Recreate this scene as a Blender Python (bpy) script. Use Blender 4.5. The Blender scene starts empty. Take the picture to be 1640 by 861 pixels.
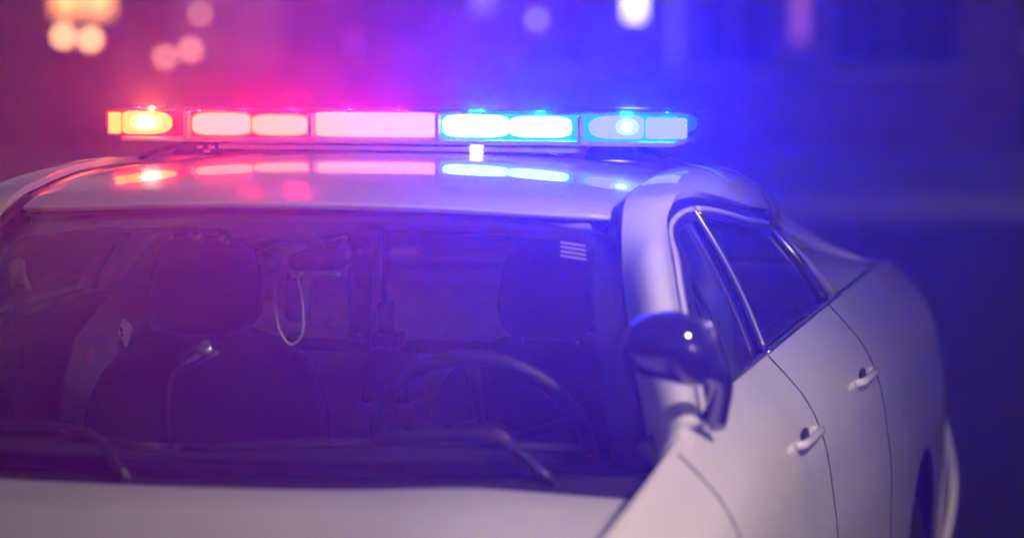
import bpy, bmesh, math, random
from mathutils import Vector, Matrix
random.seed(4)
S = bpy.context.scene
COL = S.collection
rad = math.radians

# ------------------------------------------------------------------ camera
cd = bpy.data.cameras.new('camera'); cam = bpy.data.objects.new('camera', cd); COL.objects.link(cam)
AZ, PIT = rad(-13.077), rad(4.894)
CP = Vector((1.8117, -6.7615, 1.84))
cam.location = CP
cam.rotation_euler = (math.pi/2 - PIT, 0, -AZ)
cd.sensor_width = 36; cd.lens = 36*5600/1640
cd.clip_start = .1; cd.clip_end = 500
cd.dof.use_dof = True; cd.dof.focus_distance = 6.75; cd.dof.aperture_fstop = 1.9
S.camera = cam
# ------------------------------------------------------------------ world and sun (dusk)
SUN_EL, SUN_AZ = rad(9), rad(118)      # azimuth clockwise from +Y: low on the right, a little behind the camera
W = bpy.data.worlds.new('World'); S.world = W; W.use_nodes = True
wn, wl = W.node_tree.nodes, W.node_tree.links
wn.clear()
wo = wn.new('ShaderNodeOutputWorld'); bg = wn.new('ShaderNodeBackground')
sky = wn.new('ShaderNodeTexSky'); sky.sky_type = 'NISHITA'; sky.sun_disc = False
sky.sun_elevation = SUN_EL; sky.sun_rotation = SUN_AZ; sky.dust_density = 2
tc = wn.new('ShaderNodeTexCoord'); nz = wn.new('ShaderNodeTexNoise')
nz.inputs['Scale'].default_value = 3.2; nz.inputs['Detail'].default_value = 8; nz.inputs['Roughness'].default_value = .55
cr = wn.new('ShaderNodeValToRGB'); cr.color_ramp.elements[0].position = .50; cr.color_ramp.elements[1].position = .82
mx = wn.new('ShaderNodeMix'); mx.data_type = 'RGBA'
mx.inputs[7].default_value = (20, 14, 18, 1)
wl.new(tc.outputs['Generated'], nz.inputs['Vector']); wl.new(nz.outputs['Fac'], cr.inputs['Fac'])
wl.new(cr.outputs['Color'], mx.inputs[0]); wl.new(sky.outputs['Color'], mx.inputs[6])
wl.new(mx.outputs[2], bg.inputs['Color']); wl.new(bg.outputs['Background'], wo.inputs['Surface'])
bg.inputs['Strength'].default_value = 0.021
sd = bpy.data.lights.new('sun', 'SUN'); sun = bpy.data.objects.new('sun', sd); COL.objects.link(sun)
sd.energy = 0.3; sd.angle = rad(1.5); sd.color = (1, .74, .52)
sdir = Vector((math.sin(SUN_AZ)*math.cos(SUN_EL), math.cos(SUN_AZ)*math.cos(SUN_EL), math.sin(SUN_EL)))
sun.rotation_euler = sdir.to_track_quat('Z', 'Y').to_euler()
S.view_settings.view_transform = 'Standard'; S.view_settings.look = 'None'
S.view_settings.gamma = 1; S.view_settings.exposure = 0.0; S.view_settings.use_curve_mapping = False
# the beacon lamps' strengths, tuned together
RED_W, BLUE_W, BLOOM_HAZE = 46.0, 740.0, 0.0032
try:
    c = S.cycles
    c.use_denoising = True; c.denoising_input_passes = 'RGB_ALBEDO'; c.volume_bounces = 0; c.max_bounces = 10; c.transparent_max_bounces = 24
    c.sample_clamp_indirect = 6; c.caustics_reflective = False; c.caustics_refractive = False
except Exception: pass

# ------------------------------------------------------------------ materials
def mat(name, col, rough=.5, metal=0, coat=0, emit=None, es=0, noise=None, bump=0, spec=.5):
    m = bpy.data.materials.new(name); m.use_nodes = True
    nt = m.node_tree; b = nt.nodes['Principled BSDF']
    b.inputs['Base Color'].default_value = (*col, 1); b.inputs['Roughness'].default_value = rough
    b.inputs['Metallic'].default_value = metal; b.inputs['Coat Weight'].default_value = coat
    b.inputs['Coat Roughness'].default_value = .012; b.inputs['Coat IOR'].default_value = 1.8; b.inputs['Specular IOR Level'].default_value = spec
    if emit:
        b.inputs['Emission Color'].default_value = (*emit, 1); b.inputs['Emission Strength'].default_value = es
    if noise or bump:
        t = nt.nodes.new('ShaderNodeTexCoord'); n = nt.nodes.new('ShaderNodeTexNoise')
        n.inputs['Scale'].default_value = noise[0] if noise else 80; n.inputs['Detail'].default_value = 6
        nt.links.new(t.outputs['Object'], n.inputs['Vector'])
        if noise:
            r = nt.nodes.new('ShaderNodeValToRGB')
            k = noise[1]
            r.color_ramp.elements[0].position = .35; r.color_ramp.elements[1].position = .65
            r.color_ramp.elements[0].color = (*[c_*(1-k) for c_ in col], 1)
            r.color_ramp.elements[1].color = (*[min(1, c_*(1+k)) for c_ in col], 1)
            nt.links.new(n.outputs['Fac'], r.inputs['Fac']); nt.links.new(r.outputs['Color'], b.inputs['Base Color'])
            q = nt.nodes.new('ShaderNodeMapRange'); q.inputs['To Min'].default_value = max(.02, rough*.8); q.inputs['To Max'].default_value = rough*1.2
            nt.links.new(n.outputs['Fac'], q.inputs['Value']); nt.links.new(q.outputs['Result'], b.inputs['Roughness'])
        if bump:
            u = nt.nodes.new('ShaderNodeBump'); u.inputs['Strength'].default_value = bump; u.inputs['Distance'].default_value = .01
            nt.links.new(n.outputs['Fac'], u.inputs['Height']); nt.links.new(u.outputs['Normal'], b.inputs['Normal'])
    return m
def glass(name, tint, ior=1.5, rough=0.0, dirt=0.0):
    m = bpy.data.materials.new(name); m.use_nodes = True
    nt = m.node_tree; nt.nodes.clear()
    o = nt.nodes.new('ShaderNodeOutputMaterial'); tr = nt.nodes.new('ShaderNodeBsdfTransparent')
    gl = nt.nodes.new('ShaderNodeBsdfGlossy'); gl.inputs['Roughness'].default_value = rough
    lw = nt.nodes.new('ShaderNodeLayerWeight'); lw.inputs['Blend'].default_value = .5
    pw = nt.nodes.new('ShaderNodeMath'); pw.operation = 'POWER'; pw.inputs[1].default_value = 5
    fr = nt.nodes.new('ShaderNodeMapRange'); fr.inputs['To Min'].default_value = ((ior-1)/(ior+1))**2
    nt.links.new(lw.outputs['Facing'], pw.inputs[0]); nt.links.new(pw.outputs[0], fr.inputs['Value'])
    mxs = nt.nodes.new('ShaderNodeMixShader'); tr.inputs['Color'].default_value = (*tint, 1)
    nt.links.new(fr.outputs[0], mxs.inputs[0]); nt.links.new(tr.outputs[0], mxs.inputs[1]); nt.links.new(gl.outputs[0], mxs.inputs[2])
    out = mxs
    if dirt:
        df = nt.nodes.new('ShaderNodeBsdfDiffuse'); df.inputs['Color'].default_value = (.5, .5, .5, 1)
        tcn = nt.nodes.new('ShaderNodeTexCoord'); nn = nt.nodes.new('ShaderNodeTexNoise'); nn.inputs['Scale'].default_value = 5; nn.inputs['Detail'].default_value = 8
        mr = nt.nodes.new('ShaderNodeMapRange'); mr.inputs['From Min'].default_value = .35; mr.inputs['From Max'].default_value = .75
        mr.inputs['To Min'].default_value = dirt*.4; mr.inputs['To Max'].default_value = dirt*1.4
        m2 = nt.nodes.new('ShaderNodeMixShader')
        nt.links.new(tcn.outputs['Object'], nn.inputs['Vector']); nt.links.new(nn.outputs['Fac'], mr.inputs['Value'])
        nt.links.new(mr.outputs[0], m2.inputs[0]); nt.links.new(mxs.outputs[0], m2.inputs[1]); nt.links.new(df.outputs[0], m2.inputs[2])
        out = m2
    nt.links.new(out.outputs[0], o.inputs['Surface'])
    return m
def emitter(name, col, s):
    m = bpy.data.materials.new(name); m.use_nodes = True
    nt = m.node_tree; nt.nodes.clear()
    o = nt.nodes.new('ShaderNodeOutputMaterial'); e = nt.nodes.new('ShaderNodeEmission')
    e.inputs['Color'].default_value = (*col, 1); e.inputs['Strength'].default_value = s
    nt.links.new(e.outputs[0], o.inputs['Surface']); return m
M = {
 'white': mat('white_car_paint', (.74, .74, .76), .3, 0, 1.0, noise=(3, .02)),
 'black': mat('gloss_black_plastic', (.012, .012, .014), .12, 0, .6),
 'trim': mat('satin_black_trim', (.02, .02, .022), .35),
 'rubber': mat('rubber_seal', (.014, .014, .015), .6),
 'chrome': mat('bright_metal', (.75, .75, .76), .14, 1),
 'frit': mat('black_glass_edge', (.006, .006, .008), .08, 0, .5),
 'glass': glass('windscreen_glass', (.90, .93, .93), 1.45, 0, .008),
 'sglass': glass('tinted_side_glass', (.62, .64, .68), 1.85, 0, .008),
 'cover': glass('clear_lens_cover', (.96, .97, .98), 1.3, .02, 0),
 'fabric': mat('dark_seat_fabric', (.007, .007, .009), .8, noise=(60, .3), bump=.2),
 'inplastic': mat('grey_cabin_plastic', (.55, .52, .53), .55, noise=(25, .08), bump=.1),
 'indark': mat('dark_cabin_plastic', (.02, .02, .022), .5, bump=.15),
 'liner': mat('headliner_cloth', (.34, .33, .34), .9, bump=.2),
 'steel': mat('grey_steel', (.55, .55, .57), .35, .5, noise=(40, .2)),
 'bsteel': mat('black_steel', (.03, .03, .033), .3, .4),
 'refl': mat('reflector_metal', (.8, .8, .82), .18, 1),
 'wplastic': mat('white_moulded_plastic', (.6, .6, .62), .4),
 'red_halo': mat('red_halo_glow', (.6, .01, .02), .2, emit=(1, .010, .035), es=.8),  # emission of these three stands in for the halo within the bar
 'mag_halo': mat('rosy_halo_glow', (.6, .02, .2), .2, emit=(1, .012, .25), es=.7),
 'blue_halo': mat('blue_halo_glow', (.01, .2, .6), .2, emit=(.0, .50, 1), es=.95),
 'tyre': mat('tyre_rubber', (.02, .02, .02), .8, bump=.3),
 'paper': mat('white_paper', (.8, .8, .82), .7), 'pblue': mat('blue_ink', (.03, .06, .4), .6), 'pred': mat('red_ink', (.5, .03, .04), .6),
 'sticker': mat('pale_sticker', (.36, .34, .42), .4),
 'orange': mat('orange_tag', (.7, .22, .08), .5),
 'cordw': mat('pale_coiled_cord', (.5, .48, .5), .35),
 'asphalt': mat('asphalt', (.05, .05, .052), .75, noise=(6, .25), bump=.5),
 'paving': mat('paving_concrete', (.22, .21, .20), .8, noise=(4, .15), bump=.3),
 'kerb': mat('kerb_stone', (.3, .29, .28), .8, noise=(8, .15)),
 'line': mat('road_paint', (.7, .69, .66), .7, noise=(20, .15)),
 'wall': mat('dark_brick_wall', (.12, .08, .07), .85, noise=(3, .25), bump=.4),
 'stone': mat('stone_plinth', (.26, .24, .23), .8, noise=(5, .15)),
 'wframe': mat('window_frame_paint', (.07, .07, .08), .4),
 'dglass': mat('dark_window_pane', (.02, .022, .03), .08, 0, 0),
 'doorp': mat('dark_painted_door', (.05, .035, .04), .4, noise=(8, .2)),
 'lit_warm': mat('lit_warm_pane', (.5, .35, .25), .4, emit=(1, .36, .10), es=2.4),
 'lit_cool': mat('lit_white_pane', (.6, .6, .6), .4, emit=(1, .86, .80), es=3),
 'lit_dim': mat('lit_curtained_pane', (.1, .06, .06), .5, emit=(1, .35, .45), es=.08),
 'lit_lilac': mat('lit_lilac_pane', (.2, .2, .3), .4, emit=(.45, .40, 1), es=.5), 'lit_rose': mat('lit_rose_pane', (.3, .1, .2), .4, emit=(1, .3, .6), es=.35),
 'bulb_warm': emitter('warm_globe', (1, .46, .20), 8),
 'bulb_pink': emitter('soft_globe', (1, .36, .24), 4.2),
 'bulb_dim': emitter('dim_globe', (.6, .5, .9), 2.2),
 'bulb_added': emitter('added_street_lamp_glass', (1, .74, .58), 14),
 'red_core': emitter('lit_red_core', (1, .72, .50), 40),
 'amber': emitter('lit_amber_module', (30, .80, .10), 1),
 'amber_rim': emitter('lit_amber_rim', (4, .32, .0), 1),
 'pale_red': emitter('lit_pale_red_module', (24, .60, .42), 1),
 'pale_warm': emitter('lit_pale_module', (3.2, .62, .25), 1),
 'stub_glow': emitter('white_stub_glow', (1, .97, .97), 1.6),
 'blue_hot': emitter('lit_blue_white_module', (1.2, 2.5, 140), 1),
 'blue_soft': emitter('lit_soft_blue_module', (.46, .56, 24.0), 1),
 'cyan_halo': emitter('cyan_halo_glow', (.60, .95, 16), 1), 'amber_halo': emitter('amber_halo_glow', (16, 1.1, .35), 1),
 'rear_red': emitter('lit_rear_red', (10, .02, .1), 1), 'rear_blue': emitter('lit_rear_blue', (.02, .3, 22), 1),
 'cyan_core': emitter('lit_cyan_core', (2, 12, 40), 1),
}

# ------------------------------------------------------------------ mesh helpers
def link(name, me, m, parent=None, smooth=True):
    o = bpy.data.objects.new(name, me); COL.objects.link(o)
    if m is not None: me.materials.append(m)
    if smooth:
        for p in me.polygons: p.use_smooth = True
    if parent is not None: o.parent = parent
    return o
def frombm(name, bm, m, parent=None, smooth=False):
    me = bpy.data.meshes.new(name); bm.normal_update(); bm.to_mesh(me); bm.free()
    return link(name, me, m, parent, smooth)
def empty(name, loc, label, cat, group=None, rz=0):
    o = bpy.data.objects.new(name, None); COL.objects.link(o); o.location = loc; o.rotation_euler = (0, 0, rz)
    o.empty_display_size = .2
    o['label'] = label; o['category'] = cat
    if group: o['group'] = group
    return o
def tag(o, label, cat, group=None):
    o['label'] = label; o['category'] = cat
    if group: o['group'] = group
    return o
def surf(name, fn, nu, nv, m, parent=None, thick=0, flip=False, extra=None):
    vs = [tuple(fn(i/nu, j/nv)) for j in range(nv+1) for i in range(nu+1)]
    fs = []
    for j in range(nv):
        for i in range(nu):
            a = j*(nu+1)+i; f = (a, a+1, a+nu+2, a+nu+1)
            fs.append(f[::-1] if flip else f)
    me = bpy.data.meshes.new(name); me.from_pydata(vs, [], fs); me.update()
    o = link(name, me, m, parent)
    if thick:
        s = o.modifiers.new('thickness', 'SOLIDIFY'); s.thickness = thick; s.offset = -1
        s.use_even_offset = False
        es = o.modifiers.new('crisp_edges', 'EDGE_SPLIT'); es.split_angle = rad(48)
    return o
def cat(pts, t):
    n = len(pts)-1; x = min(max(t, 0), 1)*n; i = min(int(x), n-1); f = x-i
    p = [Vector(pts[max(0, min(n, k))]) for k in (i-1, i, i+1, i+2)]
    if i == 0: p[0] = p[1]*2-p[2]
    if i == n-1: p[3] = p[2]*2-p[1]
    return .5*((2*p[1])+(p[2]-p[0])*f+(2*p[0]-5*p[1]+4*p[2]-p[3])*f*f+(3*p[1]-p[0]-3*p[2]+p[3])*f**3)
def atY(pts, Y):
    lo, hi = 0., 1.
    for _ in range(30):
        mid = (lo+hi)/2
        if cat(pts, mid).y < Y: lo = mid
        else: hi = mid
    return cat(pts, lo)
def interp(tab, x):
    if x <= tab[0][0]: return tab[0][1]
    for (a, b), (c, d) in zip(tab, tab[1:]):
        if x <= c:
            i = tab.index((a, b)); h = c-a; f = (x-a)/h
            m0 = (d-tab[i-1][1])/(c-tab[i-1][0]) if i > 0 else (d-b)/h
            m1 = (tab[i+2][1]-b)/(tab[i+2][0]-a) if i+2 < len(tab) else (d-b)/h
            return (2*f**3-3*f*f+1)*b+(f**3-2*f*f+f)*h*m0+(-2*f**3+3*f*f)*d+(f**3-f*f)*h*m1
    return tab[-1][1]
def tube(name, pts, r, m, parent=None, n=8, steps=None, closed=False):
    P = [Vector(p) for p in pts]
    if steps: P = [cat(pts, k/steps) for k in range(steps+1)]
    bm = bmesh.new(); rings = []
    N = len(P); prev = None
    for i, p in enumerate(P):
        if closed: t = (P[(i+1) % N]-P[i-1]).normalized()
        else: t = (P[min(i+1, N-1)]-P[max(i-1, 0)]).normalized()
        if prev is None:
            a = t.orthogonal().normalized()
        else:
            a = (prev-t*prev.dot(t)).normalized()
        prev = a; b = t.cross(a)
        rr = r(i/(N-1)) if callable(r) else r
        rings.append([bm.verts.new(p+(a*math.cos(2*math.pi*k/n)+b*math.sin(2*math.pi*k/n))*rr) for k in range(n)])
    for i in range(N if closed else N-1):
        A, B = rings[i], rings[(i+1) % N]
        for k in range(n): bm.faces.new((A[k], A[(k+1) % n], B[(k+1) % n], B[k]))
    if not closed:
        bm.faces.new(rings[0][::-1]); bm.faces.new(rings[-1])
    bmesh.ops.recalc_face_normals(bm, faces=bm.faces)
    return frombm(name, bm, m, parent, True)
def box(name, lo, hi, m, parent=None, bev=0, seg=2, mtx=None, smooth=None, tap=None):
    bm = bmesh.new()
    bmesh.ops.create_cube(bm, size=1)
    lo, hi = Vector(lo), Vector(hi); c, s = (lo+hi)/2, hi-lo
    for v in bm.verts: v.co = Vector((v.co.x*s.x, v.co.y*s.y, v.co.z*s.z))
    if tap:
        for v in bm.verts:
            if v.co.z > 0: v.co.x *= tap[0]; v.co.y *= tap[1]
    if bev: bmesh.ops.bevel(bm, geom=bm.edges[:]+bm.verts[:], offset=bev, segments=seg, profile=.5, affect='EDGES')
    for v in bm.verts:
        if mtx is not None: v.co = mtx @ v.co
        v.co += c
    return frombm(name, bm, m, parent, bev > 0 if smooth is None else smooth)
def superell(name, c, r, m, parent=None, e=2.6, nu=28, nv=18, warp=None, R=None):
    def pw(a, k): return math.copysign(abs(a)**k, a)
    k = 2/e
    def fn(u, v):
        th, ph = 2*math.pi*u, math.pi*(v-.5)
        p = Vector((pw(math.cos(ph), k)*pw(math.cos(th), k)*r[0], pw(math.cos(ph), k)*pw(math.sin(th), k)*r[1], pw(math.sin(ph), k)*r[2]))
        if warp: p = warp(p)
        if R is not None: p = R @ p
        return p+Vector(c)
    o = surf(name, fn, nu, nv, m, parent)
    bm = bmesh.new(); bm.from_mesh(o.data); bmesh.ops.remove_doubles(bm, verts=bm.verts, dist=1e-5)
    bmesh.ops.recalc_face_normals(bm, faces=bm.faces); bm.to_mesh(o.data); bm.free()
    for p in o.data.polygons: p.use_smooth = True
    return o
def prism(name, outline, y0, y1, m, parent=None, bev=0, smooth=False, mtx=None):
    """outline in x,z; extruded in y"""
    bm = bmesh.new()
    a = [bm.verts.new((x, y0, z)) for x, z in outline]; b = [bm.verts.new((x, y1, z)) for x, z in outline]
    n = len(a); bm.faces.new(a); bm.faces.new(b[::-1])
    for i in range(n): bm.faces.new((a[i], b[i], b[(i+1) % n], a[(i+1) % n]))
    bmesh.ops.recalc_face_normals(bm, faces=bm.faces)
    if bev: bmesh.ops.bevel(bm, geom=[e for e in bm.edges], offset=bev, segments=2, profile=.5, affect='EDGES')
    if mtx is not None: bmesh.ops.transform(bm, matrix=mtx, verts=bm.verts)
    return frombm(name, bm, m, parent, smooth)
def lerp(a, b, t): return a+(b-a)*t

# ================================================================== THE CAR
car = empty('police_car', (0, 0, 0), 'white police car seen head on with flashing red and blue roof lights', 'police car')

EIN = [(.775,-1.22,1.035),(.70,-1.0,1.16),(.635,-.78,1.285),(.588,-.60,1.397),(.584,-.45,1.425),(.588,-.2,1.443),(.585,.1,1.441),(.565,.5,1.415),(.535,.9,1.368),(.52,1.25,1.28),(.56,1.6,1.14)]
EOUT = [(.82,-1.18,1.095),(.722,-.85,1.251),(.675,-.68,1.335),(.650,-.57,1.390),(.660,-.47,1.418),(.677,-.35,1.417),(.690,-.15,1.395),(.693,.1,1.365),(.67,.5,1.33),(.635,.9,1.275),(.65,1.25,1.21),(.74,1.62,1.13)]
def roofz(Y): return interp([(-.70,1.408),(-.62,1.424),(-.5,1.443),(-.35,1.459),(-.2,1.469),(0,1.475),(.2,1.472),(.5,1.455),(.8,1.418),(1.0,1.382),(1.2,1.335)], Y)
def front_edge(xn):            # xn in -1..1 : plan bow of the windscreen header
    return -.655+.062*abs(xn)**2.2
def roof_pt(xn, Y):
    hw = atY(EIN, max(Y, -.6)).x-.026; zin = atY(EIN, max(Y, -.6)).z-.002
    x = xn*hw
    zc = roofz(Y); w = abs(xn)**2.6
    return Vector((x, Y, zc*(1-w)+zin*w if Y > -.6 else zc*(1-w)+(zin-(-.6-Y)*.5)*w))
def roof_fn(u, v):
    xn = 2*u-1; Y0 = front_edge(xn); Y1 = 1.18-.05*xn*xn
    vv = v**1.25
    return roof_pt(xn, Y0+(Y1-Y0)*vv)
roof = surf('roof_panel', roof_fn, 40, 44, M['white'], car, .012)
# rolled front lip that catches the light
tube('header_lip', [roof_fn(i/24, 0)+Vector((0, .004, -.004)) for i in range(25)], .0055, M['white'], roof, 8)

for sgn in (1, -1):
    mir = lambda p: Vector((p[0]*sgn, p[1], p[2]))
    def rail(u, v, sgn=sgn):
        a, b = cat(EIN, u), cat(EOUT, u)
        k = min(1, max(0, (u-.2)/.15))         # 0 on the pillar, 1 on the roof
        c = Vector((lerp(a.x, b.x, .70)+.012*(1-k), (a.y+b.y)/2-.05*(1-k), lerp(max(a.z, b.z)+.018, a.z+.004, k)))
        p = a*(1-v)**2+c*2*v*(1-v)+b*v*v
        return Vector((p.x*sgn, p.y, p.z))
    surf('side_rail', rail, 90, 12, M['white'], car, .014*1, flip=(sgn < 0))
    # ditch moulding between roof panel and rail
    def ditch(u, v, sgn=sgn):
        p = cat(EIN, lerp(.262, .92, u)); return Vector(((p.x-.029+.031*v)*sgn, p.y, p.z-.010-.006*math.sin(math.pi*v)))
    surf('roof_channel', ditch, 40, 4, M['black'], car, .004)
    dp = [Vector(((p.x-.006)*sgn, p.y, p.z-.010)) for p in (cat(EIN, .26+.66*i/30) for i in range(31))]
    tube('roof_moulding', dp, .0075, M['trim'], car, 8)
    sm = rail(.43, .0), rail(.43, .35), rail(.432, .7), rail(.436, 1.0)
    tube('rail_seam', [Vector(s_)+Vector((0, 0, .0012)) for s_ in sm], .0022, M['rubber'], car, 6, steps=10)

# windscreen -------------------------------------------------------
def ws(u, v):                  # v 0 at the top
    xn = 2*u-1
    top = roof_fn(u, 0)+Vector((xn*.020, .012, -.012))
    bot = Vector((xn*.775, -1.43+.21*abs(xn)**2.2, 1.03))
    lt, lb = cat(EIN, .27), cat(EIN, 0)
    p = top.lerp(bot, v)
    # side edges follow the pillars
    w = abs(xn)**6
    e = cat(EIN, .27*(1-v)); ed = Vector((e.x*(1 if xn > 0 else -1)*abs(xn), p.y*.0+e.y, e.z-.008))
    p = p.lerp(Vector((ed.x if True else p.x, lerp(p.y, ed.y, 1), ed.z)), w)
    p += Vector((0, -.010, .014))*math.sin(math.pi*v)*(1-w)
    return p
wsc = surf('windscreen', ws, 40, 30, M['glass'], car)
def off(p, d=.003): return p+Vector((0, d*.5, -d))
VT, US = .085, .052            # depth of the black band, width at the sides
bm = bmesh.new()
def strip(bm, fn, nu, nv):
    g = [[bm.verts.new(fn(i/nu, j/nv)) for i in range(nu+1)] for j in range(nv+1)]
    for j in range(nv):
        for i in range(nu): bm.faces.new((g[j][i], g[j][i+1], g[j+1][i+1], g[j+1][i]))
def band_low(u):               # lower edge of the black band dips round the mirror mount
    return VT+.055*math.exp(-((u-.50)/.10)**4)
strip(bm, lambda a, b: off(ws(a, band_low(a)*b)), 60, 4)
strip(bm, lambda a, b: off(ws(a*US, VT+(1-VT)*b)), 3, 24)
strip(bm, lambda a, b: off(ws(1-a*US, VT+(1-VT)*b)), 3, 24)
strip(bm, lambda a, b: off(ws(US+(1-2*US)*a, .95+.05*b)), 30, 2)
bmesh.ops.recalc_face_normals(bm, faces=bm.faces)
frombm('black_glass_border', bm, M['frit'], wsc, True)
tube('windscreen_seal', [ws(0, v/20)+Vector((0, -.002, .002)) for v in range(21)], .005, M['rubber'], wsc, 6)
tube('windscreen_seal', [ws(1, v/20)+Vector((0, -.002, .002)) for v in range(21)], .005, M['rubber'], wsc, 6)
# sticker of four pale bars in the upper corner
for k in range(4):
    v0 = .092+.021*k
    def sf(a, b, v0=v0): return ws(.905+.036*a, v0+.009*b)+Vector((0, -.002, .003))
    st = surf('sticker_bar', sf, 3, 1, M['sticker'], wsc)

# body side --------------------------------------------------------
def belt(Y): return interp([(-2.5,.86),(-2.0,.965),(-1.6,1.03),(-1.2,1.085),(-.9,1.115),(-.5,1.128),(0,1.14),(.6,1.15),(1.2,1.155),(1.7,1.13),(2.2,1.09)], Y)
def plan(Y): return interp([(-2.62,.62),(-2.45,.80),(-2.2,.885),(-1.8,.93),(-1,.945),(.8,.945),(1.5,.93),(2.0,.89),(2.25,.80),(2.36,.66)], Y)
def side_pt(Y, z):
    w = plan(Y); b = belt(Y); t = (z-.25)/(b-.25)
    prof = interp([(0,-.045),(.12,-.02),(.35,0),(.62,.004),(.70,-.004),(.82,-.022),(.91,-.058),(1.0,-.130)], t)
    return Vector((w+prof, Y, z))
def panel(name, y0, y1, z0=lambda Y: .25, m=None, inset=0, nu=24, nv=26, parent=None):
    out = []
    for sgn in (1, -1):
        def fn(u, v):
            Y = lerp(y0, y1, u); za = z0(Y); p = side_pt(Y, lerp(za, belt(Y), v)); p.x = (p.x-inset)*sgn; return p
        out.append(surf(name, fn, nu, nv, m or M['white'], parent or car, .003, flip=(sgn < 0)))
    return out
def arch(cy): return lambda Y: max(.25, .36+math.sqrt(max(0, .40**2-(Y-cy)**2))) if abs(Y-cy) < .40 else .25
fend = panel('front_fender', -2.60, -1.307, arch(-1.95), nu=60)
fdoor = panel('front_door', -1.298, -.402)
rdoor = panel('rear_door', -.393, .418)
quart = panel('rear_quarter', .427, 2.34, arch(1.1), nu=60)

for sgn in (1, -1):
    for yy, q_ in ((-1.3025, 0), (-.3975, 0), (.4225, 0)):
        sp = []
        for k in range(25):
            z = lerp(.26, belt(yy)-.002, k/24); p = side_pt(yy, z); sp.append((sgn*(p.x-.0018), yy, z))
        tube('panel_gap', sp, .0036, M['rubber'], car, 6)
# side glass, frames and pillars
def gh(Y, s, d=0.0):           # greenhouse side surface, s 0 at the belt, 1 at the frame under the rail
    e = atY(EOUT, Y); b = side_pt(Y, belt(Y)); bx, bz = b.x-.004, b.z+.004
    ex, ez = e.x-.004, e.z-.006
    x = lerp(bx, ex, s)+.012*math.sin(math.pi*s)*max(0, min(1, (ez-bz)/.15)); z = lerp(bz, ez, s)
    return Vector((x-d, Y, z))
def flipx(p, s): return Vector((p.x*s, p.y, p.z))
for sgn, FD, RD in ((1, fdoor[0], rdoor[0]), (-1, fdoor[1], rdoor[1])):
    # the front pane ends on a curve, the wide black pillar starts there
    def bfront(s): return lerp(-.79, -.56, s**1.3)
    def gf(u, v): return flipx(gh(lerp(-1.17, bfront(v), u), v, .016), sgn)
    surf('side_window', gf, 22, 16, M['sglass'], FD)
    def bp(u, v): return flipx(gh(lerp(bfront(v), -.403, u), v, .012-.010*math.sin(math.pi*u)), sgn)
    surf('pillar_cover', bp, 10, 16, M['black'], FD, .01, flip=(sgn < 0))
    tube('pillar_edge_trim', [flipx(gh(bfront(k/14)+.006, k/14, .004), sgn) for k in range(15)], .0022, M['chrome'], FD, 6)
    tube('window_seal', [flipx(gh(bfront(k/14)+.045, k/14, -.001), sgn) for k in range(15)], .005, M['rubber'], FD, 6)
    tube('door_edge_trim', [flipx(gh(-.400, k/14, -.001), sgn) for k in range(15)], .0065, M['chrome'], FD, 6)
    def gr(u, v): return flipx(gh(lerp(-.356, .44, u), v, .014), sgn)
    surf('side_window', gr, 26, 12, M['sglass'], RD)
    def bq(u, v): return flipx(gh(lerp(-.393, -.355, u), v, .006), sgn)
    surf('pillar_cover', bq, 3, 14, M['black'], RD, .008, flip=(sgn < 0))
    for q in (.44,): tube('window_divider', [flipx(gh(q, k/10, .008), sgn) for k in range(11)], .012, M['black'], RD, 8)
    # concentric frame strips along the arch
    def nrm(Y):
        k = max(0, min(1, (Y+.72)/.25)); k = k*k*(3-2*k)
        return Vector((lerp(.80, .42, k), lerp(.45, 0, k), lerp(-.25, -.90, k))).normalized()
    for nm, par, ya, yb, d, r, mm in (('door_frame', FD, -1.17, -.404, .0235, .0058, 'white'), ('window_trim', FD, -1.12, -.42, .0335, .0030, 'chrome'),
                                 ('frame_seal', FD, -1.10, -.43, .0415, .0060, 'rubber'),
                                 ('door_frame', RD, -.393, .60, .0235, .0058, 'white'), ('window_trim', RD, -.385, .62, .0335, .0034, 'chrome'),
                                 ('frame_seal', RD, -.38, .62, .0415, .0060, 'rubber')):
        tube(nm, [flipx(atY(EOUT, lerp(ya, yb, k/48))+nrm(lerp(ya, yb, k/48))*d, sgn) for k in range(49)], r, M[mm], par, 8)
    tube('belt_trim', [flipx(gh(lerp(-1.19, -.404, k/20), 0, -.003), sgn) for k in range(21)], .004, M['chrome'], FD, 6)
    tube('belt_trim', [flipx(gh(lerp(-.39, .60, k/20), 0, -.003), sgn) for k in range(21)], .006, M['chrome'], RD, 6)
    # dark seal between rail and door frames
    tube('rail_seal', [flipx(atY(EOUT, lerp(-1.15, .9, k/60))+nrm(lerp(-1.15, .9, k/60))*.0095, sgn) for k in range(61)], .0082, M['rubber'], car, 6)
    # quarter window panel (rear pillar)
    def cp(u, v): return flipx(gh(lerp(.60, 1.58, u), v, .004), sgn)
    surf('rear_pillar', cp, 20, 12, M['white'], car, .012, flip=(sgn < 0))
    def cg(u, v): return flipx(gh(lerp(.452, .60, u), v, .012), sgn)
    surf('quarter_glass', cg, 6, 10, M['sglass'], car)
    # handles
    for nm, par, yy in (('door_handle', FD, -.56), ('door_handle', RD, .25)):
        p = side_pt(yy, belt(yy)-.13)
        superell('handle_cup', (p.x*sgn-.004*sgn, yy, p.z), (.005, .050, .022), M['trim'], par, 2.4)
        tube(nm, [((p.x-.004)*sgn, yy-.115, p.z+.004), ((p.x+.012)*sgn, yy-.098, p.z+.006), ((p.x+.016)*sgn, yy, p.z+.008), ((p.x+.012)*sgn, yy+.098, p.z+.006), ((p.x-.004)*sgn, yy+.115, p.z+.004)], .0085, M['white'], par, 10, steps=16)
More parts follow.
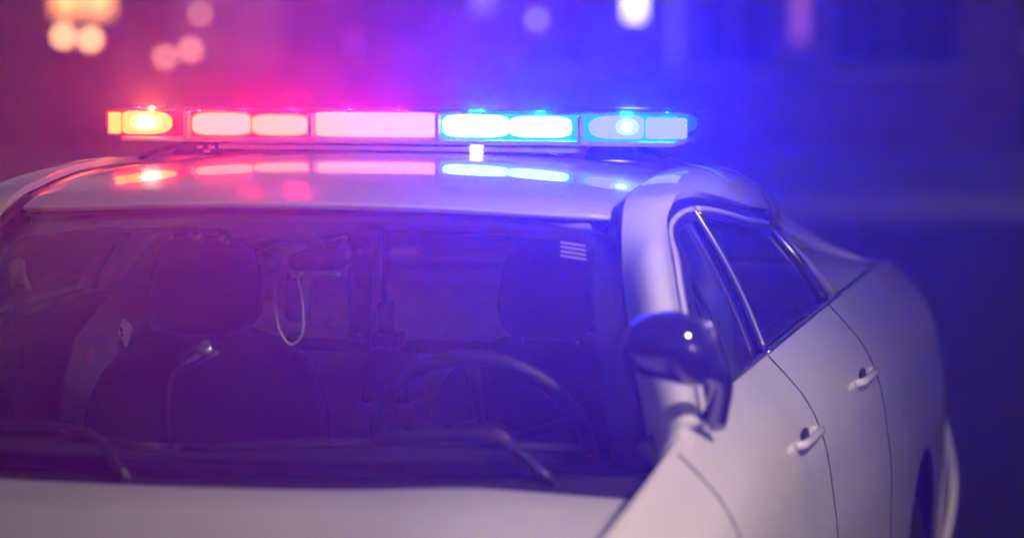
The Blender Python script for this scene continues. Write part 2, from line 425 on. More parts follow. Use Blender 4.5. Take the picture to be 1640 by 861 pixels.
# hood, cowl, nose, boot
def hood_fn(u, v):
    xn = 2*u-1; Y = lerp(-1.475+.20*abs(xn)**2.2, -2.52+.12*xn*xn, v)
    hw = lerp(.80, .76, v)
    z = lerp(1.015, .845, v**1.3) - .03*abs(xn)**4 + -.012*math.exp(-((abs(xn)-.62)/.16)**2)*-1*.6*(1-v*.6) + (-.03 if v > .97 else 0)
    return Vector((xn*hw, Y, z))
surf('bonnet', hood_fn, 44, 30, M['white'], car, .015, flip=True)
for sgn, F_ in ((1, fend[0]), (-1, fend[1])):
    def ft(u, v):
        Y = lerp(-2.5, -1.20, u); h = 1-(Y+2.52)/1.28*1.0
        zt = lerp(1.015, .845, max(0, min(1, (-1.27-Y)/1.13))**1.3)-.036
        a = Vector((lerp(.80, .765, max(0, min(1, (-1.27-Y)/1.2)))+.006, Y, zt)); b = side_pt(Y, belt(Y))
        c = Vector((lerp(a.x, b.x, .6), Y, max(a.z, b.z)+.012))
        p = a*(1-v)**2+c*2*v*(1-v)+b*v*v; return flipx(p, sgn)
    surf('fender_top', ft, 30, 8, M['white'], F_, .012, flip=(sgn < 0))
def cowl_fn(u, v):
    xn = 2*u-1; return Vector((xn*.78, lerp(-1.425, -1.48, v)+.205*abs(xn)**2.2, lerp(1.022, .985, v)))
cowl = surf('cowl_panel', cowl_fn, 30, 6, M['trim'], car, .01, flip=True)
for k, (x0, x1) in enumerate(((-.62, -.02), (.02, .66))):
    def wp(t): 
        p = ws((lerp(x0, x1, t)/.775+1)/2, .955-.03*math.sin(math.pi*t)); return p+Vector((0, -.014, .018))
    w = tube('wiper', [wp(i/12) for i in range(13)], .007, M['rubber'], car, 6)
    tube('wiper_arm', [Vector((x1-.04, -1.44+.2*abs((x1-.04)/.78)**2.2, 1.015)), wp(.78)+Vector((0, -.012, .014)), wp(.5)+Vector((0, -.006, .010))], .008, M['trim'], w, 6, steps=8)
def nose(u, v):
    a = math.pi*u; xn = -math.cos(a)
    ww = interp([(0,.86),(.25,.90),(.5,.88),(.8,.80),(1,.76)], v)
    yb = interp([(0,-2.58),(.25,-2.70),(.5,-2.70),(.8,-2.62),(1,-2.53)], v)
    return Vector((xn*ww, yb+.42*abs(xn)**5, lerp(.22, .84, v)))
surf('front_bumper', nose, 40, 24, M['white'], car, .02, flip=True)
box('grille', (-.42, -2.735, .46), (.42, -2.66, .70), M['black'], car, .02)
for s_ in (1, -1):
    superell('headlight', (s_*.66, -2.50, .70), (.16, .14, .065), M['refl'], car, 3)
def tail(u, v):
    a = math.pi*u; xn = -math.cos(a)
    return Vector((xn*interp([(0,.86),(.4,.90),(1,.74)], v), interp([(0,2.34),(.4,2.44),(1,2.32)], v)-.36*abs(xn)**5, lerp(.25, 1.08, v)))
surf('rear_bumper', tail, 40, 20, M['white'], car, .02)
def boot(u, v):
    xn = 2*u-1; Y = lerp(1.60, 2.33, v); return Vector((xn*lerp(.76, .74, v), Y-.05*xn*xn*v, lerp(1.135, 1.09, v)-.02*abs(xn)**4))
surf('boot_lid', boot, 24, 12, M['white'], car, .015)
def rwin(u, v):
    xn = 2*u-1; a = roof_fn(u, 1); b = Vector((xn*.66, 1.62-.08*xn*xn, 1.13)); e = cat(EIN, lerp(.885, 1, v))
    p = a.lerp(b, v)+Vector((0, .02, .02))*math.sin(math.pi*v)
    w = abs(xn)**5; return p.lerp(Vector((e.x*xn, e.y, e.z)), w)
surf('rear_window', rwin, 26, 14, M['sglass'], car)
# floor pan and inner door skins keep the cabin dark
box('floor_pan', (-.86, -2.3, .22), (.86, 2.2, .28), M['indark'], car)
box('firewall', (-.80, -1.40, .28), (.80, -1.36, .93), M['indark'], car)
def parcel(u, v): return Vector(((2*u-1)*.74, lerp(.80, 1.60, v), 1.10))
surf('parcel_shelf', parcel, 4, 4, M['inplastic'], car, .02)
for cy in (-1.95, 1.1):
    for sgn in (1, -1):
        whl = superell('wheel', (sgn*.82, cy, .335), (.09, .30, .30), M['indark'], car, 6)
        # tyre torus
        bm = bmesh.new(); n, k_ = 40, 12; R_, r_ = .255, .085
        g = [[bm.verts.new((sgn*.82+math.copysign(abs(math.sin(2*math.pi*j/k_))**.7, math.sin(2*math.pi*j/k_))*.11, cy+(R_+r_*math.cos(2*math.pi*j/k_))*math.cos(2*math.pi*i/n), .335+(R_+r_*math.cos(2*math.pi*j/k_))*math.sin(2*math.pi*i/n))) for j in range(k_)] for i in range(n)]
        for i in range(n):
            for j in range(k_): bm.faces.new((g[i][j], g[(i+1) % n][j], g[(i+1) % n][(j+1) % k_], g[i][(j+1) % k_]))
        bmesh.ops.recalc_face_normals(bm, faces=bm.faces)
        frombm('tyre', bm, M['tyre'], whl, True)
        bm = bmesh.new()
        bmesh.ops.create_cone(bm, cap_ends=True, segments=32, radius1=.215, radius2=.19, depth=.04, matrix=Matrix.Translation((sgn*.925, cy, .335)) @ Matrix.Rotation(rad(90)*sgn, 4, 'Y'))
        frombm('rim', bm, M['steel'], whl)
# door mirrors --------------------------------------------------------
for sgn in (1, -1):
    cm = Vector((sgn*.792, -1.25, 1.241))
    def warp(p, sgn=sgn):
        x = p.x*sgn
        p.z *= 1+.10*(x/.085)
        p.z += -.030*(x/.085)**2*(1 if x > 0 else .2)-.004
        p.y = p.y if p.y < 0 else p.y*.5
        p.x += -sgn*.2*p.z*(1 if p.z < 0 else .2)*-1*.4
        return p
    mb = superell('door_mirror', cm, (.077, .070, .055), M['black'], car, 2.5, 36, 24, warp, Matrix.Rotation(rad(6)*sgn, 3, 'Y'))
    tube('mirror_foot', [cm+Vector((sgn*.045, .01, -.035)), cm+Vector((sgn*.075, .06, -.065)), Vector((sgn*.845, -1.13, 1.10))], lambda t: .022-.004*math.sin(math.pi*t), M['black'], mb, 12, steps=10)
    tube('mirror_trim', [cm+Matrix.Rotation(rad(6)*sgn, 3, 'Y') @ warp(Vector((0.0775*math.cos(2*math.pi*i/40), .012, .0545*math.sin(2*math.pi*i/40)))) for i in range(40)], .002, M['trim'], mb, 6, closed=True)
    superell('mirror_glass', cm+Vector((0, .040, -.002)), (.068, .003, .045), M['refl'], mb, 3)

# cabin ---------------------------------------------------------------
def liner(u, v):
    p = roof_fn(u, .03+.95*v); return p+Vector((-.012*(2*u-1), 0, -.030-.008*(1-abs(2*u-1))))
surf('headliner', liner, 24, 24, M['liner'], car, .006)
for sgn in (1, -1):
    # cabin side trim: pillar cladding
    def bt(u, v): return flipx(gh(lerp(-.66, -.40, u)+.02*(1-v), v, .045), sgn)
    surf('pillar_trim', bt, 8, 16, M['inplastic'], car, .01)
    def at_(u, v):
        p = rail(u*.30, v) if False else cat(EIN, u*.30).lerp(cat(EOUT, u*.30), v); return flipx(p+Vector((-.03, .03, -.02)), sgn)
    surf('windscreen_pillar_trim', at_, 16, 3, M['indark'], car, .006)
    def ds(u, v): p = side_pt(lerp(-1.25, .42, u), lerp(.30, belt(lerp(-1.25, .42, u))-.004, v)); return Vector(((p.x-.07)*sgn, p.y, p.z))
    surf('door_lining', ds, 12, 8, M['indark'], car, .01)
def dash(u, v):
    xn = 2*u-1; Y = lerp(-1.385, -.86, v)+.18*abs(xn)**2.2*(1-v)
    z = 1.0-.012*v+ .035*math.exp(-((xn*.78-.36)/.17)**2)*math.sin(math.pi*min(1, v*1.1)) - (.12*(v-.86)/.14 if v > .86 else 0)
    return Vector((xn*.78, Y, z))
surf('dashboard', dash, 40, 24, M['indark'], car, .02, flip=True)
# steering wheel
swc = Vector((.385, -.84, 1.005)); Rm = Matrix.Rotation(rad(-62), 3, 'X')
ring = [swc+Rm @ Vector((.19*math.cos(2*math.pi*i/40), .19*math.sin(2*math.pi*i/40), 0)) for i in range(40)]
sw = tube('steering_wheel', ring, .014, M['indark'], car, 10, closed=True)
superell('wheel_hub', swc+Vector((0, -.02, -.01)), (.07, .035, .06), M['indark'], sw, 2.4)
for a in (200, 340, 270):
    tube('spoke', [swc, swc+Rm @ Vector((.185*math.cos(rad(a)), .185*math.sin(rad(a)), 0))], .011, M['indark'], sw, 8)
tube('column', [swc, (.385, -1.15, .93)], .03, M['indark'], sw, 8)
def seat(cx, hw, hz, hh):
    st = superell('front_seat', (cx, -.16, .86), (.255, .085, .27), M['fabric'], car, 3.2, warp=lambda p: Vector((p.x*(1-.22*max(0, p.z/.27)**3), p.y+p.z*.22, p.z)))
    superell('seat_cushion', (cx, -.42, .56), (.25, .28, .09), M['fabric'], st, 3.4)
    superell('headrest', (cx, -.14, hz), (hw, .055, hh), M['fabric'], st, 3.3, warp=lambda p: Vector((p.x*(1-.10*(p.z/hh)), p.y+.03*(1-(p.x/hw)**2)*-1+p.z*.15, p.z)))
    for s_ in (-1, 1):
        tube('headrest_post', [(cx+s_*.052, -.14, hz-hh*.7), (cx+s_*.052, -.15, 1.07)], .006, M['chrome'], st, 8)
    return st
seat(.352, .098, 1.222, .096)
seat(-.352, .112, 1.215, .098)
# rear bench and its backrest
superell('rear_bench', (0, .62, .62), (.70, .28, .13), M['fabric'], car, 5)
superell('rear_backrest', (0, .88, .90), (.70, .09, .24), M['inplastic'], car, 5)
# belt anchors on the far pillar and near pillar
for sgn in (-1, 1):
    bx = sgn*.655
    an = superell('belt_anchor', (sgn*.612, -.50, 1.262), (.014, .024, .03), M['inplastic'], car, 2.8)
    tube('belt_guide', [(sgn*.60, -.51, 1.27), (sgn*.585, -.53, 1.255), (sgn*.59, -.50, 1.235), (sgn*.605, -.48, 1.25)], .006, M['inplastic'], an, 8, steps=14)
    def bl(u, v): return Vector((sgn*lerp(.597, .70, v)+(u-.5)*.004, lerp(-.525, -.30, v)+(u-.5)*.045, lerp(1.245, .80, v)))
    surf('belt_webbing', bl, 2, 10, M['indark'], an, .002)
    # grab handle
    tube('grab_handle', [(sgn*.585, -.40, 1.375), (sgn*.575, -.40, 1.348), (sgn*.575, -.25, 1.348), (sgn*.585, -.25, 1.378)], .008, M['inplastic'], car, 8, steps=14)
# sun visors
for cx, w_ in ((-.34, .185), (.34, .185)):
    vz = box('sun_visor', (cx-w_, -.60, 1.356), (cx+w_, -.45, 1.369), M['liner'], car, .006, 3, Matrix.Rotation(rad(-12), 3, 'X'))
for cx in (-.215, -.165):
    box('visor_clip', (cx-.011, -.612, 1.336), (cx+.011, -.592, 1.358), M['chrome'], car, .004, 2, Matrix.Rotation(rad(35), 3, 'Y'))
# interior mirror
rv = superell('interior_mirror', (.062, -.745, 1.322), (.060, .018, .021), M['black'], car, 3, R=Matrix.Rotation(rad(-6), 3, 'Y'))
tube('mirror_stem', [(.062, -.745, 1.33), (.05, -.735, 1.352), (.04, -.735, 1.362)], .008, M['black'], rv, 8, steps=6)
superell('mirror_glint', (.075, -.762, 1.296), (.028, .006, .006), M['chrome'], rv, 2.4)  # shiny oval added as the bright reflection below the mirror
# prisoner partition ------------------------------------------------
pt = empty('x', (0, 0, 0), '', ''); bpy.data.objects.remove(pt)
PY = .10
part = box('cage_partition', (-.56, PY-.012, 1.062), (.56, PY+.012, 1.088), M['bsteel'], car, .003)
tube('top_rail', [(-.50, PY, 1.335), (-.19, PY, 1.318), (-.10, PY, 1.318), (-.04, PY, 1.34), (.0, PY, 1.345), (.50, PY, 1.335)], .009, M['inplastic'], part, 8, steps=40)
box('kick_panel', (-.60, PY-.006, .45), (.60, PY+.006, 1.060), M['inplastic'], part, .002)
box('upright_post', (-.118, PY-.03, 1.084), (-.070, PY+.004, 1.318), M['bsteel'], part, .004)
box('post_edge', (-.069, PY-.032, 1.084), (-.062, PY+.004, 1.330), M['steel'], part, .002)
for zz in (1.10, 1.185, 1.27):
    superell('bolt', (-.094, PY-.034, zz), (.006, .005, .006), M['steel'], part, 2.2, 10, 8)
box('side_upright', (-.50, PY-.01, 1.084), (-.47, PY+.01, 1.33), M['bsteel'], part, .003)
# expanded metal mesh: diagonal strands, each a part
mz0, mz1, mx0, mx1 = 1.088, 1.318, -.47, -.118
pitch, slope = .050, .42
def strand(c0, sg):
    pts = []
    for t in range(0, 21):
        x = mx0+(mx1-mx0)*t/20; z = c0+sg*slope*(x-mx0)
        if mz0 <= z <= mz1: pts.append(Vector((x, PY-.004+sg*.0015, z)))
    return pts
k = -8
while k < 14:
    for sg in (1, -1):
        c0 = mz0+k*pitch+(.008 if sg > 0 else 0)
        pp = strand(c0, sg)
        if len(pp) > 2: tube('mesh_strand', [pp[0], pp[-1]], .0036, M['steel'], part, 5)
    k += 1
def plexi(u, v): return Vector((lerp(-.06, .55, u), PY, lerp(1.088, 1.335, v)))
surf('clear_screen', plexi, 2, 2, M['cover'], part, .004)
# map lamp on a gooseneck
ml = tube('map_lamp', [(-.13, -1.02, 1.0), (-.128, -1.04, 1.09), (-.118, -1.05, 1.14), (-.099, -1.05, 1.160)], .0025, M['bsteel'], car, 8, steps=16)
ax = Vector((.055, 0, .034)).normalized(); c0 = Vector((-.099, -1.05, 1.160))
tube('lamp_tube', [c0+ax*.0, c0+ax*.066], .0125, M['cover'], ml, 14)
for s_ in (-1, 1): tube('lamp_edge', [c0+ax*.002+Vector((-.0062, -.009, .0098))*s_*1.1, c0+ax*.066+Vector((-.0062, -.009, .0098))*s_*1.1], .0014, M['chrome'], ml, 6)
tube('lamp_core', [c0+ax*.004, c0+ax*.040], .0035, M['steel'], ml, 8)
tube('lamp_head', [c0+ax*.040, c0+ax*.062], .0095, M['refl'], ml, 12)

# ------------------------------------------------------------------ light bar
BX0, BX1 = -.605, .598
bar = box('light_bar', (BX0+.03, -.128, 1.492), (BX1-.03, .128, 1.501), M['wplastic'], car, .003, 2)
bar.location = (0, .12, 0)
# clear cover, a lofted low dome of rounded plan
def capn(x):                   # half depth of the bar at x
    e = min(x-BX0, BX1-x); return .150 if e > .06 else .150-.022*(1-e/.06)**1.7
def cover(u, v):
    x = lerp(BX0, BX1, u); d = capn(x)
    zb, zt = 1.500, 1.563-.003*abs(2*u-1)**2
    a = math.pi*v; c_, s_ = -math.cos(a), math.sin(a)
    return Vector((x, math.copysign(abs(c_)**.35, c_)*d, zb+(zt-zb)*abs(s_)**.45))
cv = surf('lens_cover', cover, 60, 24, M['cover'], bar)
for xe in (BX0, BX1):
    d_ = capn(xe)
    prism('end_lens', [(xe-.002, 1.502), (xe+.002, 1.502), (xe+.002, 1.553), (xe-.002, 1.553)], -d_, d_, M['cover'], bar)
# dividers in the photograph's places
for xd in (-.432, -.171, .092, .382):
    box('divider', (xd-.004, -.142, 1.502), (xd+.004, .142, 1.553), M['trim'] if False else M['steel'], bar, .001)
tube('top_seam', [(lerp(BX0+.03, BX1-.03, i/10), -.10, 1.5605) for i in range(11)], .0015, M['trim'], bar, 5)
def oval(x0, x1, z0, z1, kind='oval', n=40):
    cx, cz, a, b = (x0+x1)/2, (z0+z1)/2, (x1-x0)/2, (z1-z0)/2
    if kind == 'rect': e = 12
    elif kind == 'soft': e = 4
    else: e = 2.6
    pts = []
    for i in range(n):
        t = 2*math.pi*i/n; c_, s_ = math.cos(t), math.sin(t)
        x, z = math.copysign(abs(c_)**(2/e), c_), math.copysign(abs(s_)**(2/e), s_)
        if kind == 'right' and x < 0: x = math.copysign(abs(c_)**.25, c_); z = math.copysign(abs(s_)**.35, s_)
        if kind == 'left' and x > 0: x = math.copysign(abs(c_)**.25, c_); z = math.copysign(abs(s_)**.35, s_)
        pts.append((cx+a*x, cz+b*z))
    return pts
FYM = -.125                    # plane of the lit module faces
def module(x0, x1, z0, z1, m, kind, rim=None, y=None, back=True):
    y = FYM if y is None else y
    if rim: 
        e = .0035
        prism('lamp_rim', oval(x0-e, x1+e, z0-e, z1+e, kind), y+.002, y+.010, M[rim], bar)
    prism('lamp_module', oval(x0, x1, z0, z1, kind), y, y+.008, M[m], bar)
Zl, Zh = 1.507, 1.552
module(-.602, -.577, Zl, Zh-.002, 'amber', 'rect', y=-.126)
module(-.573, -.468, Zl-.001, Zh+.001, 'amber', 'right')
module(-.432+.010, -.300, Zl, Zh-.002, 'pale_red', 'soft', 'amber_rim')
module(-.296, -.181, Zl+.001, Zh-.005, 'pale_warm', 'soft', 'amber_rim')
module(-.163, .086, Zl-.001, Zh+.003, 'pale_warm', 'rect')
module(.100, .236, Zl, Zh, 'blue_hot', 'soft')
module(.236, .362, Zl+.001, Zh-.002, 'blue_hot', 'soft')
module(.398, .507, Zl, Zh, 'blue_soft', 'left')
module(.512, .594, Zl+.001, Zh-.003, 'blue_soft', 'rect', y=-.126)
# bright cores
superell('lamp_core', (-.520, FYM-.006, 1.531), (.020, .004, .013), M['red_core'], bar, 2.2, 16, 10)
superell('lamp_core', (.476, FYM-.006, 1.531), (.011, .004, .010), M['cyan_core'], bar, 2.2, 16, 10)
superell('lamp_glow', (-.520, FYM-.003, 1.531), (.036, .003, .018), M['amber_halo'], bar, 2.2, 20, 10)  # glowing discs added as the halo round each core
superell('lamp_glow', (.476, FYM-.003, 1.531), (.024, .003, .017), M['cyan_halo'], bar, 2.2, 20, 10)
# rear facing modules, unseen: assumed, for glow behind the bar
for x0, x1, m_ in ((-.57, -.30, 'rear_red'), (-.28, -.02, 'rear_red'), (.02, .28, 'rear_blue'), (.30, .57, 'rear_blue')):
    module(x0, x1, Zl, Zh-.002, m_, 'soft', y=.118)
# feet
for xf in (-.43, .43):
    f_ = prism('mounting_foot', [(xf-.055, 1.462), (xf+.055, 1.462), (xf+.042, 1.489), (xf-.042, 1.489)], -.07, .07, M['trim'], bar, .003)
    tube('mounting_strap', [(xf+math.copysign(.04, xf), -.01, 1.484), (xf*1.22, -.01, 1.470), (xf*1.34, -.01, 1.452)], .006, M['trim'], f_, 6)
box('white_stub', (.156, -.126, 1.474), (.180, -.104, 1.4915), M['stub_glow'], bar, .002)  # small white block below the bar, given its own glow
for xs, zs in ((-.40, 1.482), (-.375, 1.482), (-.385, 1.474), (.335, 1.478)):
    box('bracket_clip', (xs-.006, -.152, zs-.002), (xs+.006, -.146, zs+.003), M['chrome'], bar, .001)
box('under_tray', (-.37, -.12, 1.478), (.37, .12, 1.487), M['wplastic'], bar, .002)
for a_, b_, m_ in ((-.578, -.436, 'red_halo'), (-.428, -.175, 'red_halo'), (.096, .378, 'blue_halo'), (.386, .575, 'blue_halo'), (-.167, .088, 'wplastic')):  # added plates: coloured ones glow as halo, all shield the roof from the spots
    box('shield_plate', (a_, -.1155, 1.502), (b_, -.1125, 1.5535), M[m_], bar, .001)

# beacon lamps: spots added in the bar to light the air around it
def lamp(x, y, z, col, w, r=.0015):
    # beams aimed outwards so the two colours' glow stays apart
    l = bpy.data.lights.new('beacon_glow_lamp', 'SPOT'); l.energy = w; l.color = col; l.shadow_soft_size = r
    l.spot_size = rad(146); l.spot_blend = .6
    o = bpy.data.objects.new('beacon_glow_lamp', l); COL.objects.link(o); o.location = (x, y, z); o.parent = bar
    ax_ = (1.5 if x > .1 else -.25 if x < -.11 else -.1)
    o.rotation_euler = (-Vector((ax_, -1 if y < 0 else 1, .25))).to_track_quat('Z', 'Y').to_euler(); return o
RED, BLUE = (1, .004, .012), (0, .008, 1)
LY, LZ = -.0945, 1.5565
for x, w in ((-.55, .2), (-.42, .8), (-.32, 2.0), (-.22, 3.0)):
    lamp(x, LY, LZ, RED, RED_W*w); lamp(x, .150, 1.53, RED, RED_W*w*.18)
for x, w in ((-.10, 2.2), (.0, 1.2)):  # rosy lamps added for the magenta glow over the middle
    lamp(x, LY, LZ, (1, .002, .18), RED_W*w); lamp(x, .150, 1.53, (1, .004, .28), RED_W*w*.5)
for x, w in ((.15, .75), (.30, .7), (.46, .85), (.55, .4)):
    lamp(x, LY, LZ, BLUE, BLUE_W*w); lamp(x, .150, 1.53, BLUE, BLUE_W*w*.05)
lamp(-.52, LY, LZ, (1, .12, .03), 150); lamp(.17, LY, LZ, (0, .42, .8), 40); lamp(.29, LY, LZ, (0, .42, .8), 32); lamp(.476, LY, LZ, (0, .35, .8), 20)  # extra orange and cyan lamps added for glow close to the bar

# ================================================================== loose things in the cabin
cord = tube('coiled_cord', [(.015, -.70, 1.36), (-.02, -.70, 1.335), (-.037, -.70, 1.27), (-.034, -.70, 1.20), (-.012, -.70, 1.163), (.012, -.70, 1.18), (.014, -.70, 1.235), (.004, -.70, 1.29)], .0022, M['cordw'], None, 8, steps=50)
tag(cord, 'thin pale cord hanging in a long loop behind the windscreen below the interior mirror', 'cord')
mic = empty('microphone', (-.006, -.66, 1.20), 'dark hand microphone with a shiny end hanging inside the cord loop', 'microphone')
box('body', (-.022, -.012, 0), (.022, .014, .09), M['indark'], mic, .008, 3)
superell('speaker_cap', (0, -.006, .095), (.016, .012, .016), M['steel'], mic, 2.4)
rf = empty('long_gun', (-.006, -.05, .78), 'long dark gun standing upright in its rack between the front seats', 'gun')
tube('barrel', [(0, 0, .30), (0, 0, .545)], .0075, M['bsteel'], rf, 12)
tube('magazine_tube', [(.010, -.012, .30), (.010, -.012, .50)], .004, M['steel'], rf, 10)
box('receiver', (-.018, -.03, .10), (.018, .03, .31), M['bsteel'], rf, .005)
box('stock', (-.02, -.045, -.20), (.02, .045, .11), M['indark'], rf, .012, tap=(.8, .6))
box('hand_guard', (-.014, -.018, .28), (.014, .018, .40), M['indark'], rf, .005)
rk = box('gun_rack', (-.05, -.10, .98), (.055, .04, 1.09), M['bsteel'], car, .012, 3, tap=(.7, .8))
box('rack_clamp', (-.028, -.09, 1.09), (.03, -.02, 1.12), M['bsteel'], rk, .006)
tube('rack_pole', [(.035, -.02, .5), (.035, -.02, 1.05)], .009, M['steel'], rk, 8)
pn = empty('paper_note', (-.397, -.50, 1.130), 'small white paper note with blue and red print standing by the far door', 'paper note')
prism('sheet', [(-.014, .024), (-.002, .052), (.016, .036), (.003, -.006)], 0, .0012, M['paper'], pn)
box('blue_print', (-.009, -.0012, .026), (-.004, -.0004, .034), M['pblue'], pn)
box('red_print', (-.007, -.0012, .016), (-.003, -.0004, .023), M['pred'], pn)
tg = box('orange_tag', (-.470, -.52, 1.095), (-.456, -.515, 1.130), M['orange'], None, .002, mtx=Matrix.Rotation(rad(14), 3, 'Y'))
tag(tg, 'small orange tag hanging low beside the far pillar', 'tag')
pen = tube('pen', [(-.365, -.55, 1.155), (-.345, -.55, 1.185)], .002, M['cordw'], None, 6)
tag(pen, 'thin pale pen clipped beside the paper note', 'pen')

# ================================================================== THE PLACE
HD = Vector((math.sin(AZ), math.cos(AZ), 0)); RT = Vector((math.cos(AZ), -math.sin(AZ), 0))
def st(u, d, z=0): return Vector((CP.x, CP.y, 0))+HD*d+RT*u+Vector((0, 0, z))
def street(name, u0, u1, d0, d1, z, m, h=0):
    bm = bmesh.new()
    a = [bm.verts.new(st(u, d, z)) for u, d in ((u0, d0), (u1, d0), (u1, d1), (u0, d1))]
    if h:
        b = [bm.verts.new(v.co-Vector((0, 0, h))) for v in a]
        for i in range(4): bm.faces.new((a[i], b[i], b[(i+1) % 4], a[(i+1) % 4]))
        bm.faces.new(b[::-1])
    bm.faces.new(a); bmesh.ops.recalc_face_normals(bm, faces=bm.faces)
    o = frombm(name, bm, m); o['kind'] = 'structure'; return o
street('ground', -130, 130, -110, 150, 0, M['asphalt'])
street('pavement', -60, 60, 26.3, 33, .12, M['paving'], .12)
street('kerb', -60, 60, 26.1, 26.3, .125, M['kerb'], .125)
for k in range(9):
    street('lane_marking', -27+k*6, -24+k*6, 17.4, 17.55, .004, M['line'])
street('road_edge_line', -30, 30, 25.3, 25.42, .004, M['line'])
# long low building: wall with plinth, doors and windows
rz = -AZ
bld = empty('brick_building', st(0, 33, 0), 'long dark brick building across the street with lit and unlit windows', 'building', None, rz)
def B(name, u0, u1, d0, d1, z0, z1, m, bev=0, parent=None):
    return box(name, (u0, d0, z0), (u1, d1, z1), m, parent or bld, bev)
# opening list: u0,u1,z0,z1,kind
ops = [(-4.38, -3.74, .12, 2.6, 'sidelights'), (-6.6, -5.4, .9, 2.9, 'win'), (-3.25, -2.1, .9, 2.9, 'dimwin'), (-1.6, -.6, .12, 2.6, 'door'), (.05, .75, .9, 2.9, 'win'),
       (1.02, 1.30, 1.32, 2.4, 'cool'), (1.75, 2.45, .9, 2.9, 'win'), (3.0, 4.2, .9, 2.9, 'win'), (4.8, 5.8, .12, 2.6, 'door'), (-9.2, -8.0, .9, 2.9, 'win'), (6.6, 7.8, .9, 2.9, 'win'), (8.6, 9.8, .9, 2.9, 'win'), (-.42, -.12, 1.4, 2.6, 'lilac'), (1.45, 1.62, .9, 2.5, 'lilac'), (2.6, 2.85, 1.1, 2.4, 'rose'), (-12, -10.8, .9, 2.9, 'win')]
ops.sort()
cur = -28
for (a, b, z0, z1, kd) in ops:
    B('wall', cur, a, 0, .35, 0, 4.6, M['wall']); 
    if z0 > .13: B('wall', a, b, 0, .35, 0, z0-.05, M['wall'])
    B('wall', a, b, 0, .35, z1+.0, 4.6, M['wall']); cur = b
    if z0 > .5: B('sill', a-.06, b+.06, -.06, .30, z0-.05, z0, M['stone'])
    pm = {'win': 'dglass', 'dimwin': 'lit_dim', 'cool': 'lit_cool', 'door': 'dglass', 'sidelights': 'lit_warm', 'lilac': 'lit_lilac', 'rose': 'lit_rose'}[kd]
    if kd in ('win', 'dimwin', 'cool', 'lilac', 'rose'):
        w = B('window', a+.002, b-.002, .14, .20, z1-.07, z1-.002, M['wframe'])
        B('frame', a+.002, a+.06, .14, .20, z0+.002, z1-.07, M['wframe'], 0, w); B('frame', b-.06, b-.002, .14, .20, z0+.002, z1-.07, M['wframe'], 0, w)
        B('frame', a+.06, b-.06, .14, .20, z0+.002, z0+.05, M['wframe'], 0, w)
        if kd in ('win', 'dimwin'): B('frame', (a+b)/2-.02, (a+b)/2+.02, .13, .19, z0+.05, z1-.07, M['wframe'], 0, w)
        B('pane', a+.06, b-.06, .17, .18, z0+.05, z1-.07, M[pm], 0, w)
    elif kd == 'door':
        w = B('door', a+.02, b-.02, .16, .22, .14, z1-.02, M['doorp'], .004)
        B('pane', a+.2, b-.2, .150, .158, 1.2, z1-.3, M['dglass'], 0, w)
        B('handle', a+.08, a+.12, .10, .158, 1.0, 1.25, M['steel'], .008, w)
        B('doorstep', a-.1, b+.1, -.3, .30, 0.12, .14, M['stone'])
    else:
        w = B('door', a+.02, b-.02, .18, .24, .14, z1-.02, M['doorp'], .004)
        B('pane', a+.05, a+.29, .165, .178, 1.40, z1-.1, M['lit_warm'], 0, w); B('pane', b-.29, b-.05, .165, .178, 1.40, z1-.1, M['lit_warm'], 0, w)
B('wall', cur, 28, 0, .35, 0, 4.6, M['wall'])
B('cornice', -28, 28, -.12, .40, 4.602, 4.85, M['stone'])
B('roof', -28, 28, .4, 6, 4.4, 4.62, M['trim'])
B('back_wall', -28, 28, 5.7, 6, 0, 4.398, M['wall'])
for u0 in range(-28, 28, 7):
    B('plinth', u0, u0+6.98, -.04, -.002, .12, .42, M['stone']) if not any(k_[4] in ('door', 'sidelights') and k_[0] < u0+7 and k_[1] > u0 for k_ in ops) else None
def globe(u, d, z, r, m, label):
    g = empty('wall_lamp', st(u, d, z), label, 'wall lamp', 'globe lamps on the building front', rz)
    superell('globe', (0, 0, 0), (r, r, r), M[m], g, 2, 20, 14)
    tube('bracket', [(0, 0, -r*.9), (0, 0, -r*1.4), (0, 33-d-.001, -r*1.4)], .014, M['wframe'], g, 8)
    box('back_plate', (-.05, 33-d-.025, -r*1.4-.08), (.05, 33-d-.002, -r*1.4+.08), M['wframe'], g, .006)
def ud(px, py, d): return (px-820)/5600*d, 1.84-d*math.tan(math.atan((py-430.5)/5600)+PIT)
for px, py, r, m_, lb in ((103, 58, .055, 'bulb_warm', 'left one of the warm pair of globe lamps under the lit door panes'), (146, 63, .055, 'bulb_warm', 'right one of the warm pair of globe lamps under the lit door panes'),
                          (265, 92, .045, 'bulb_pink', 'lower one of the two rosy globe lamps right of the lit door'), (306, 80, .048, 'bulb_pink', 'upper one of the two rosy globe lamps right of the lit door'),
                          (322, 22, .035, 'bulb_pink', 'highest rosy globe lamp over the pair beside the lit door'), (860, 32, .045, 'bulb_dim', 'dim lilac globe lamp left of the white lit window')):
    u, z = ud(px, py, 32.6); globe(u, 32.6, z, r, m_, lb)

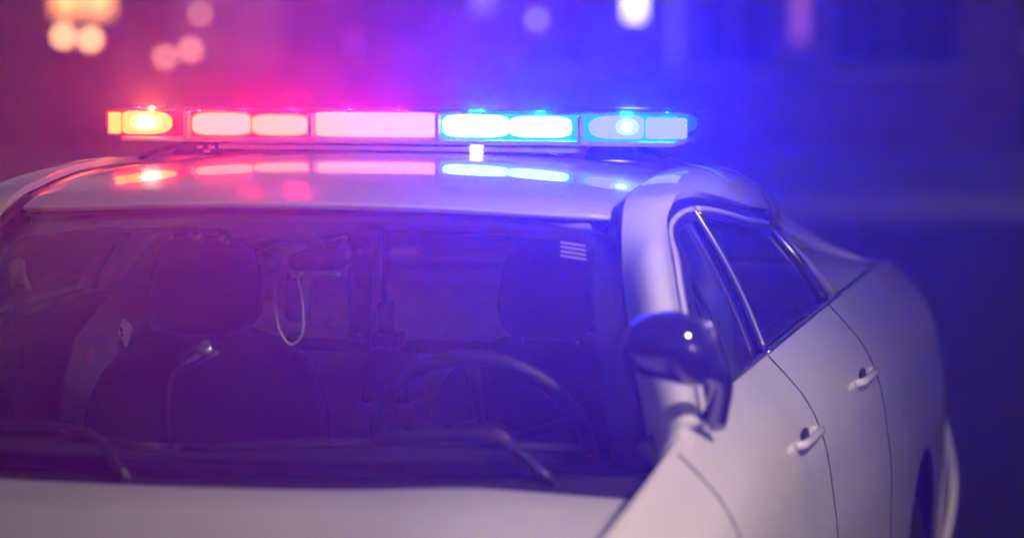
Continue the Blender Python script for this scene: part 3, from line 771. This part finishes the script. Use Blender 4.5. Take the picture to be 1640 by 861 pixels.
# assumed street lamp to the right, unseen: added to light the windscreen pillar
def added_street_lamp(x, y, h, w, label):
    g = empty('added_street_lamp', (x, y, 0), label, 'street lamp', 'warm street lamps added out of view')
    tube('post', [(0, 0, 0), (0, 0, h-.25)], lambda t: .065-.03*t, M['wframe'], g, 12, steps=8)
    tube('arm', [(0, 0, h-.3), (-.05, 0, h), (-.35, 0, h+.08), (-.6, 0, h+.06)], .028, M['wframe'], g, 10, steps=12)
    hd = superell('lamp_head', (-.72, 0, h+.04), (.20, .11, .05), M['wframe'], g, 3)
    superell('lamp_glass', (-.72, 0, h-.012), (.13, .075, .025), M['bulb_added'], hd, 2.6)
    l = bpy.data.lights.new('added_street_light', 'SPOT'); l.energy = w; l.color = (1, .74, .58); l.shadow_soft_size = .10; l.spot_size = rad(62); l.spot_blend = .8
    o = bpy.data.objects.new('added_street_light', l); COL.objects.link(o); o.location = (-.72, 0, h-.15); o.parent = g
    o.rotation_euler = (Vector((x-.72, y, h))-Vector((1.0, -1.0, .85))).to_track_quat('Z', 'Y').to_euler()
added_street_lamp(3.3, -1.9, 3.2, 300, 'warm street lamp added out of view to the right of the police car')

# ------------------------------------------------------------------ thin air volume added to carry the lamps' bloom
bm = bmesh.new(); bmesh.ops.create_cube(bm, size=1)
HB = ((-132, 132), (-112, 152), (-1, 5.4))
for v in bm.verts:
    u = HB[0][0] if v.co.x < 0 else HB[0][1]; d = HB[1][0] if v.co.y < 0 else HB[1][1]; z = HB[2][0] if v.co.z < 0 else HB[2][1]
    v.co = st(u, d, z)
hm = bpy.data.materials.new('bloom_haze'); hm.use_nodes = True; hn = hm.node_tree; hn.nodes.clear()
ho = hn.nodes.new('ShaderNodeOutputMaterial'); hv = hn.nodes.new('ShaderNodeVolumePrincipled')
hv.inputs['Color'].default_value = (.92, .92, .95, 1); hv.inputs['Density'].default_value = BLOOM_HAZE; hv.inputs['Anisotropy'].default_value = .84
hn.links.new(hv.outputs[0], ho.inputs['Volume'])
hz = frombm('bloom_haze', bm, hm); hz['kind'] = 'stuff'
